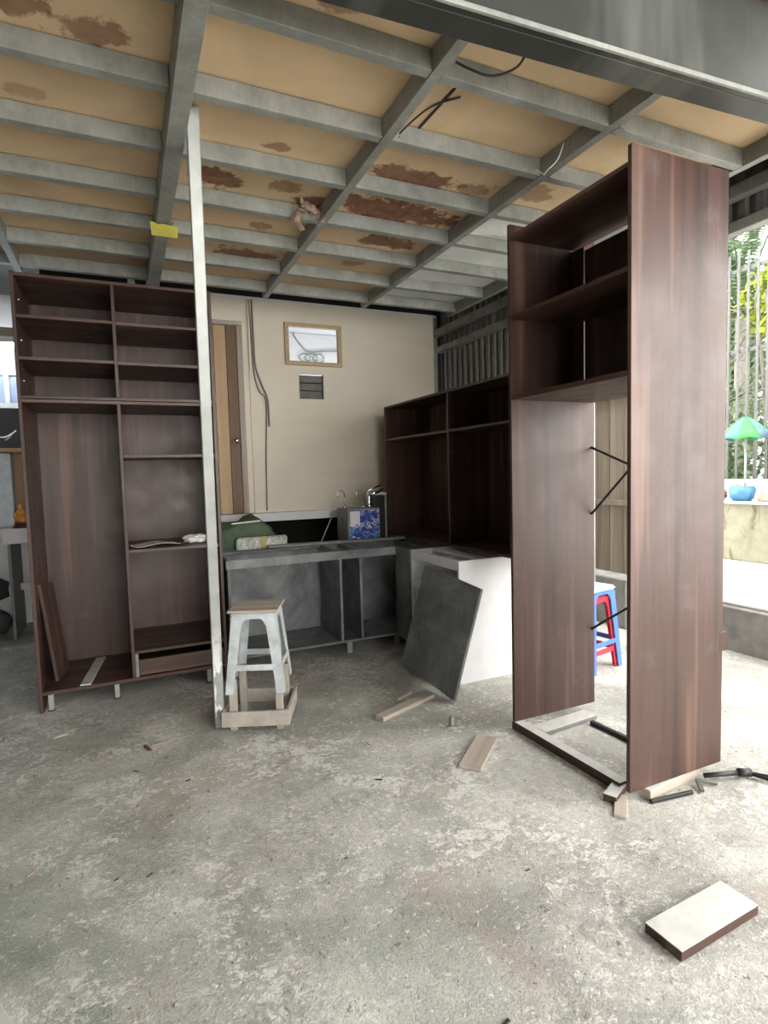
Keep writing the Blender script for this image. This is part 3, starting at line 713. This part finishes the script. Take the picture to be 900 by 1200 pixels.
lathe('tap_base', [(.026, 0), (.026, .02), (.02, .03), (.022, .06), (.026, .09), (.02, .11)], 'chrome', mt, (1.86, 4.40, 1.0115), 14)
tube('spout', spline([(1.86, 4.40, 1.10), (1.85, 4.40, 1.14), (1.88, 4.39, 1.165), (1.96, 4.38, 1.195)], 5), .009, 'chrome', mt)
tube('lever', [(1.87, 4.40, 1.12), (1.95, 4.41, 1.135), (2.0, 4.41, 1.165)], [.014, .012, .005], 'chrome', mt)
lathe('bottle_part', [(.018, 0), (.022, .05), (.010, .07), (.008, .09)], 'plgrey', mt, (1.885, 4.45, 1.0115), 10)
bp = thing('black_cabinet', 'narrow black cabinet with a metal edge standing between purifier and shelf unit', 'cabinet', (1.98, 4.45, .641))
box('sheet', (1.935, 4.40, .641), (2.005, 4.56, 1.105), 'black', bp); box('edge_strip', (2.006, 4.40, .641), (2.020, 4.56, 1.11), 'galv_light', bp)
o = box('white_tray', (1.925, 4.41, 1.1115), (2.03, 4.55, 1.13), 'white'); tag(o, 'small white tray on top of the narrow black cabinet', 'tray')
# green tarp over a box
tb = bmesh.new(); bmesh.ops.create_cube(tb, size=1); bmesh.ops.subdivide_edges(tb, edges=tb.edges[:], cuts=7, use_grid_fill=True)
for v in tb.verts:
    c = v.co; x, y, z = c
    c.x *= .50; c.y *= .36; c.z = (z+.5)*.26
    c.z += (.055*math.exp(-((x-.18)/.16)**2) - .02*math.sin(x*9+y*4)) * (z+.5)
    sk = (.5-z)*.05; c.x += sk*(1 if x > 0 else -1)+.012*math.sin(z*18+y*11); c.y += .012*math.sin(x*17+z*9)
    if x > .35: c.z -= (x-.35)*.45*(z+.5)
o = link('green_tarp_bundle', tb, plain('green tarpaulin', (.045, .085, .04), .6, var=.35, scale=9), None, (.80, 4.56, .667), smooth=True); tag(o, 'dark green tarpaulin bundle behind the grey base unit', 'tarpaulin')
tag(box('white_slat_board', (.71, 4.352, .945), (.93, 4.372, .955), 'white', None, .002, (0, math.radians(-3), 0)), 'thin white slat lying on the green tarpaulin bundle', 'board')
wbx = thing('wrapped_box', 'white box wrapped in clear film with yellow tape behind the grey base unit', 'box', (.92, 4.34, .641))
k = NT('wrapping film'); f = k.noise(k.coord(scale=(1, 1, .5)), 34, 6, .7, 1); M['film'] = k.out(k.ramp(f, [(.4, (.34, .34, .31)), (.62, (.72, .73, .70))]), .2); k.bump(f, .5, .02)
box('carton', (.73, 4.285, .641), (1.12, 4.345, .838), 'film', wbx, .012); box('tape', (.915, 4.281, .70), (.955, 4.2845, .842), plain('yellow tape', (.36, .31, .05), .4), wbx)
tag(bar_between('thin_rod', (1.36, 4.35, .650), (1.60, 4.62, .93), .008, .008, 'galv_light'), 'thin grey rod slanting in the dark gap beside the purifier', 'rod')

# ================================================================== LEFT BACKGROUND ROOM
dk = thing('desk', 'white desk with a grey side panel seen past the wardrobe', 'desk', (-1.2, 5.6, 0))
box('desktop', (-1.9, 5.40, .90), (-.55, 5.98, .925), 'white', dk); box('side_panel', (-.905, 5.47, 0), (-.885, 5.97, .80), 'stone_edge', dk)
box('drawer', (-.93, 5.43, .802), (-.56, 5.96, .899), 'white', dk); box('stretcher', (-.884, 5.80, .36), (-.56, 5.82, .42), 'white', dk)
box('side_panel', (-1.88, 5.47, 0), (-1.86, 5.97, .899), 'white', dk)
fg = thing('figurine', 'small amber seated figurine on a dark base standing on the white desk', 'figurine', (-.80, 5.50, .9255))
lathe('plinth', [(.06, 0), (.065, .015), (.045, .025), (.055, .04)], plain('dark red wood', (.06, .012, .01), .4), fg, (-.80, 5.50, .926), 16)
am = plain('amber glaze', (.65, .27, .04), .25, var=.3)
bm = bmesh.new()
for (c, r) in (((0, 0, .03), (.05, .04, .032)), ((0, 0, .075), (.036, .03, .045)), ((0, -.005, .13), (.02, .02, .024)), ((-.035, -.015, .06), (.015, .02, .03)), ((.035, -.015, .06), (.015, .02, .03))):
    res = bmesh.ops.create_icosphere(bm, subdivisions=2, radius=1)
    for v in res['verts']: v.co = Vector((c[0]+v.co.x*r[0], c[1]+v.co.y*r[1], c[2]+v.co.z*r[2]))
link('figure', bm, am, fg, (-.80, 5.50, .967), smooth=True)
tag(box('white_board', (-1.9, 5.62, .926), (-.865, 5.645, 1.545), plain('cool white board', (.60, .65, .70), .4), None), 'tall cool white board standing on the desk behind the figurine', 'board')
tag(box('sunlit_tone_board', (-.86, 5.72, .93), (-.55, 5.74, 1.55), 'oak_z', None), 'wooden board coloured as if sunlit behind the amber figurine', 'board')  # pale oak colour stands for sunlight on the wood panel
sh = thing('wall_shelf', 'pale wooden wall shelf above the white desk', 'shelf', (-1.2, 5.8, 1.55)); box('shelf_board', (-1.9, 5.55, 1.551), (-.62, 6.09, 1.585), 'oak_x', sh)
mn = thing('black_console', 'black console with white cables on the wooden wall shelf', 'console', (-1.1, 5.75, 1.586)); box('body', (-1.8, 5.70, 1.586), (-.66, 5.98, 1.93), 'black', mn, .006)
for i in range(3): tube('cable', spline([(-1.0+.05*i, 5.69, 1.72-.03*i), (-.93+.03*i, 5.67, 1.68), (-.86+.02*i, 5.69, 1.70+.02*i)], 4), .006, 'white', mn)
wf = thing('window_sash', 'white framed window sash on the far white wall past the wardrobe', 'window', (-.98, 5.95, 1.94))
for lo, hi in (((-1.2, 5.93, 1.94), (-.66, 5.97, 2.0)), ((-1.2, 5.93, 2.24), (-.66, 5.97, 2.28)), ((-.92, 5.93, 2.0005), (-.88, 5.97, 2.2395)), ((-.70, 5.93, 2.0005), (-.66, 5.97, 2.2395)), ((-1.2, 5.93, 2.0005), (-1.16, 5.97, 2.2395))):
    box('sash_bar', lo, hi, 'white', wf)
box('pane', (-1.159, 5.948, 2.001), (-.701, 5.954, 2.239), plain('bluish pane', (.35, .42, .55), .1), wf, 0)
lf = thing('fluorescent_lamp', 'glowing white fluorescent batten on the far wall past the wardrobe', 'lamp', (-1.0, 5.68, 2.4))
box('housing', (-1.35, 5.60, 2.455), (-.60, 5.655, 2.50), 'white', lf); tube('tube', [(-1.33, 5.62, 2.43), (-.62, 5.62, 2.43)], .018, 'tube', lf, 10)
for i in range(8):
    bm = bmesh.new(); bmesh.ops.create_icosphere(bm, subdivisions=2, radius=1)
    sx, sy, sz = random.uniform(.08, .11), random.uniform(.08, .13), random.uniform(.09, .12)
    for v in bm.verts: v.co = Vector((v.co.x*sx, v.co.y*sy, v.co.z*sz))*(1+.15*math.sin(v.co.x*11+i)*math.cos(v.co.y*9))
    x = -1.04-.235*(i % 4); z = sz*1.2+.27*(i//4)
    o = link('dark_bag', bm, plain('dark bag', (.05, .05, .055), .7), None, (x, 5.66, z), smooth=True); tag(o, 'stuffed dark bag in the heap under the white desk', 'bag', 'dark bags under the desk')

# ================================================================== OUTSIDE
# board fence behind the curb seen between the cabinet panels
bf = thing('board_fence', 'weathered vertical board fence beyond the curb, seen through the tall cabinet', 'fence', (4.0, 4.0, .296))
y = 3.0
while y < 5.0:
    wd_ = random.uniform(.10, .16); dx = random.uniform(-.006, .006)
    box('board', (4.03+dx, y+.004, .296), (4.05+dx, y+wd_-.004, 2.6), 'oldboard', bf, .002); y += wd_
for z in (.95, 1.9): box('rail', (3.985, 3.0, z), (4.02, 5.0, z+.05), 'oldboard', bf, .002)
for yy in (3.12, 4.1): box('post', (3.955, yy, .296), (3.984, yy+.05, 2.6), 'oldboard', bf, .002)
tag(box('concrete_block', (3.56, 3.25, 0), (3.76, 4.2, .40), 'curb', None, .01), 'low grey concrete block against the curb below the board fence', 'block')
tag(lathe('white_bucket', [(.10, 0), (.13, .30), (.135, .30), (.135, .33), (.12, .33), (.10, .04)], 'white', None, (3.30, 3.50, 0), 20), 'white plastic bucket between the blue stool and the curb', 'bucket')

# pots on the planter coping
bp_ = thing('flower_pot', 'blue plastic planter with small seedlings on the coping', 'pot', (5.82, 3.82, .906))
bm = bmesh.new(); bmesh.ops.create_cube(bm, size=1)
for v in bm.verts:
    f = 1 if v.co.z > 0 else .78; v.co = Vector((v.co.x*.16*f, v.co.y*.24*f, (v.co.z+.5)*.15))
bmesh.ops.bevel(bm, geom=bm.edges[:], offset=.02, segments=3, affect='EDGES')
link('bowl', bm, plain('mid blue plastic', (.05, .19, .36), .4), bp_, (5.82, 3.82, .906), smooth=True)
for i in range(7): tube('seedling', [(5.82, 3.74+i*.027, 1.05), (5.82+random.uniform(-.01, .01), 3.74+i*.027, 1.09)], .004, 'leaf', bp_, 5)
for (yy, r, lab) in ((3.59, .075, 'crumpled beige sack on the coping beside the blue planter'), (3.39, .085, 'white folded bag on the coping beyond the beige sack'), (4.06, .065, 'brown clay lump on the coping behind the blue planter')):
    bm = bmesh.new(); bmesh.ops.create_icosphere(bm, subdivisions=3, radius=1)
    for v in bm.verts: n = v.co.copy(); v.co = Vector((n.x*r, n.y*r, max(-.05, n.z*.07)))*(1+.18*math.sin(n.x*8+n.y*6)*math.cos(n.z*6+yy*9))
    c = {'c': (.45, .36, .26), 'w': (.78, .78, .76), 'b': (.24, .12, .07)}[lab[0]]
    tag(link('sack', bm, plain('sack', c, .9, var=.3), None, (5.82, yy, .966), smooth=True), lab, 'sack')
tag(box('white_barrier', (6.12, 1.0, .906), (6.15, 8.0, 1.12), 'white', None), 'low white panel strip along the coping behind the pots', 'panel')
M['bargrey'] = plain('dull grey bar paint', (.11, .115, .11), .6)
# steel bar fence on the planter
ff = thing('bar_fence', 'tall grey steel bar fence standing on the planter wall', 'fence', (6.2, 4, .906))
y = 1.6
while y < 7.0:
    box('bar', (6.28, y, .907), (6.30, y+.02, 3.6), 'bargrey', ff, 0); y += .108
for z in (1.0, 2.52, 3.4): box('fence_rail', (6.302, 1.5, z), (6.33, 7.1, z+.04), 'bargrey', ff, 0)
# parasols / small market canopies hanging in front of the fence
def canopy(cx, cy, zt, r, h, cols, label):
    t = thing('parasol', label, 'parasol', (cx, cy, .906)); n = 8
    for i in range(n):
        a0, a1 = 2*math.pi*i/n+.3, 2*math.pi*(i+1)/n+.3; bm = bmesh.new(); rows = []
        for s in range(5):
            f = s/4; rr = r*f; z = zt-h*(f**1.25); row = []
            for q in range(5):
                a = a0+(a1-a0)*q/4; sag = 1-.06*math.sin(math.pi*q/4)*f
                row.append(bm.verts.new((rr*sag*math.cos(a), rr*sag*math.sin(a), z+(.03*math.sin(math.pi*q/4)*f))))
            rows.append(row)
        for A, B in zip(rows, rows[1:]):
            for q in range(4): bm.faces.new((A[q], A[q+1], B[q+1], B[q]))
        bmesh.ops.remove_doubles(bm, verts=bm.verts, dist=1e-5); bmesh.ops.solidify(bm, geom=bm.faces[:], thickness=.003)
        link('canopy_panel', bm, M[cols[i % len(cols)]], t, (cx, cy, 0), smooth=True)
    tube('pole', [(cx, cy, .907), (cx, cy, zt-.01)], .010, 'galv_light', t)
M['cgreen'] = plain('green canopy', (.04, .24, .06), .6); M['cblue'] = plain('blue grey canopy', (.07, .14, .18), .6); M['cteal'] = plain('teal canopy', (.06, .20, .17), .6)
canopy(5.99, 3.90, 1.79, .275, .26, ['cgreen', 'cblue', 'cgreen', 'cteal'], 'green and blue parasol open on the coping above the blue planter')
canopy(5.99, 3.34, 1.80, .275, .26, ['cgreen', 'cteal'], 'plain green parasol open next to the green and blue one')

# bushes behind the fence: each with stems and a crown of leaves
def bush(cx, cy, cz, rx, ry, rz, n, mat, label, ls=.10, stems=6):
    t = thing('bush', label, 'bush', (cx, cy, .3)); bm = bmesh.new()
    for i in range(n):
        u = Vector((random.gauss(0, 1), random.gauss(0, 1), random.gauss(0, 1))).normalized()*random.uniform(.35, 1)
        p = Vector((u.x*rx, u.y*ry, cz+u.z*rz)); a = Vector((random.uniform(-1, 1), random.uniform(-1, 1), random.uniform(-.9, .3))).normalized()
        b = a.cross(Vector((random.uniform(-1, 1), random.uniform(-1, 1), 1))).normalized(); L = ls*random.uniform(.6, 1.4); W_ = L*.28
        vs = [bm.verts.new(q) for q in (p, p+a*L*.45+b*W_, p+a*L, p+a*L*.45-b*W_)]; bm.faces.new(vs)
    o = link('foliage', bm, mat, t, (cx, cy, 0)); o['kind'] = 'stuff'
    for i in range(stems):
        an = random.uniform(0, 6.28); e = (cx+rx*.7*math.cos(an), cy+ry*.7*math.sin(an), cz+rz*random.uniform(-.2, .7))
        tube('stem', spline([(cx+.05*math.cos(an), cy+.05*math.sin(an), .3), ((cx+e[0])/2, (cy+e[1])/2, cz*.6), e], 4), .018, 'bark', t, 5)
bush(7.2, 4.6, 1.4, .7, 1.0, 1.0, 1700, 'leaf2', 'grey-green leafy bush low behind the bar fence')
bush(7.6, 3.3, 1.5, .7, 1.0, 1.1, 1700, 'leaf', 'fresh green bush behind the bar fence near the parasols')
bush(6.9, 4.15, 3.15, .35, .40, .55, 500, 'leafy', 'yellow-green leafy branch hanging beyond the bar fence', .13, 3)
bush(8.6, 5.6, 2.6, .9, 1.2, 1.3, 1600, 'leaf2', 'taller pale bush deeper behind the bar fence', .12)
bush(8.9, 2.6, 2.6, .9, 1.3, 1.4, 1600, 'leaf', 'tall dark-leaved bush beyond the planter', .12)
# bare tangled twigs
tw = thing('twig_thicket', 'pale tangled bare twigs behind the bar fence', 'bush', (6.8, 4.6, .3))
for i in range(70):
    p = Vector((6.8+random.uniform(-.25, .35), random.uniform(3.4, 5.6), random.uniform(1.3, 3.2))); d = Vector((random.uniform(-.3, .3), random.uniform(-1, 1), random.uniform(-.6, .9))).normalized()*random.uniform(.4, .9)
    tube('twig', [p, p+d*.5+Vector((0, 0, .06)), p+d], [.010, .008, .004], 'bark', tw, 4)
# palm
pm = thing('palm_tree', 'feathery palm arching over the bar fence outside', 'palm', (7.9, 5.2, .3))
tube('trunk', [(7.9, 5.2, .3), (7.85, 5.18, 1.8), (7.8, 5.15, 3.3)], [.12, .10, .09], 'bark', pm, 10)
for i in range(13):
    an = 2*math.pi*i/13+.2; L = 2.1; base = Vector((7.8, 5.15, 3.3)); dirh = Vector((math.cos(an), math.sin(an), 0)); pts = []
    for s in range(11):
        f = s/10; pts.append(base+dirh*L*f*.92+Vector((0, 0, 1.15*math.sin(f*2.3)-.75*f*f)))
    bm = sweep([p-base for p in pts], [.018*(1-.8*s/10) for s in range(11)], 5)
    side = dirh.cross(Vector((0, 0, 1)))
    for s in range(1, 48):
        f = s/48; a = f*10; i0 = min(9, int(a)); p = pts[i0].lerp(pts[i0+1], a-i0)-base; ll = .50*math.sin(math.pi*(.12+.83*f))
        for sg in (-1, 1):
            e = p+side*sg*ll*.85+dirh*ll*.5+Vector((0, 0, -ll*.35)); m_ = p.lerp(e, .5)+Vector((0, 0, .02))
            wv_ = dirh*.030
            vs = [bm.verts.new(q) for q in (p, m_+wv_, e, m_-wv_)]; bm.faces.new(vs)
    link('frond', bm, 'leaf2', pm, base)
# far green backdrop: tall trees further off, each a thing
for i, (x, y) in enumerate(((11.4, 8.4), (11.7, 5.7), (11.5, 3.0), (12.0, .3))):
    bush(x, y, 3.6, 1.3, .98, 3.3, 4600, ['leaf2', 'leaf'][i % 2], ['pale leafy tree far behind the palm', 'green leafy tree straight behind the palm', 'pale leafy tree far behind the fence and parasols', 'green leafy tree far off beyond the planter end'][i], .36, 5)

# ================================================================== HANGING WIRES AT THE CEILING
tag(tube('hanging_wire', spline([(1.03, 1.62, 2.598), (1.06, 1.60, 2.575), (1.13, 1.57, 2.55), (1.19, 1.52, 2.56), (1.21, 1.49, 2.60)], 6), .004, 'black'), 'black wire sagging below the ceiling near the dark edge beam', 'wire')
tag(tube('hanging_wire', spline([(1.70, 2.05, 2.60), (1.72, 2.02, 2.57), (1.70, 1.98, 2.56), (1.735, 1.95, 2.60), (1.75, 1.93, 2.66)], 6), .003, 'white'), 'thin pale wire looped at the ceiling rafter above the tall cabinet', 'wire')
tag(tube('hanging_wire', spline([(1.06, 2.09, 2.62), (1.065, 2.08, 2.64), (1.12, 1.95, 2.668), (1.20, 1.86, 2.672)], 6), .0035, 'black'), 'black wire running across a ceiling board next to the torn seam', 'wire')
tag(box('seam_gap', (-.005, -.15, 0), (.005, .15, .003), 'dark', None, 0), 'dark open seam across one ceiling board', 'seam')
o = bpy.data.objects['seam_gap']; o.location = (1.152, 1.96, 2.6735); o.rotation_euler = (0, 0, math.radians(2))
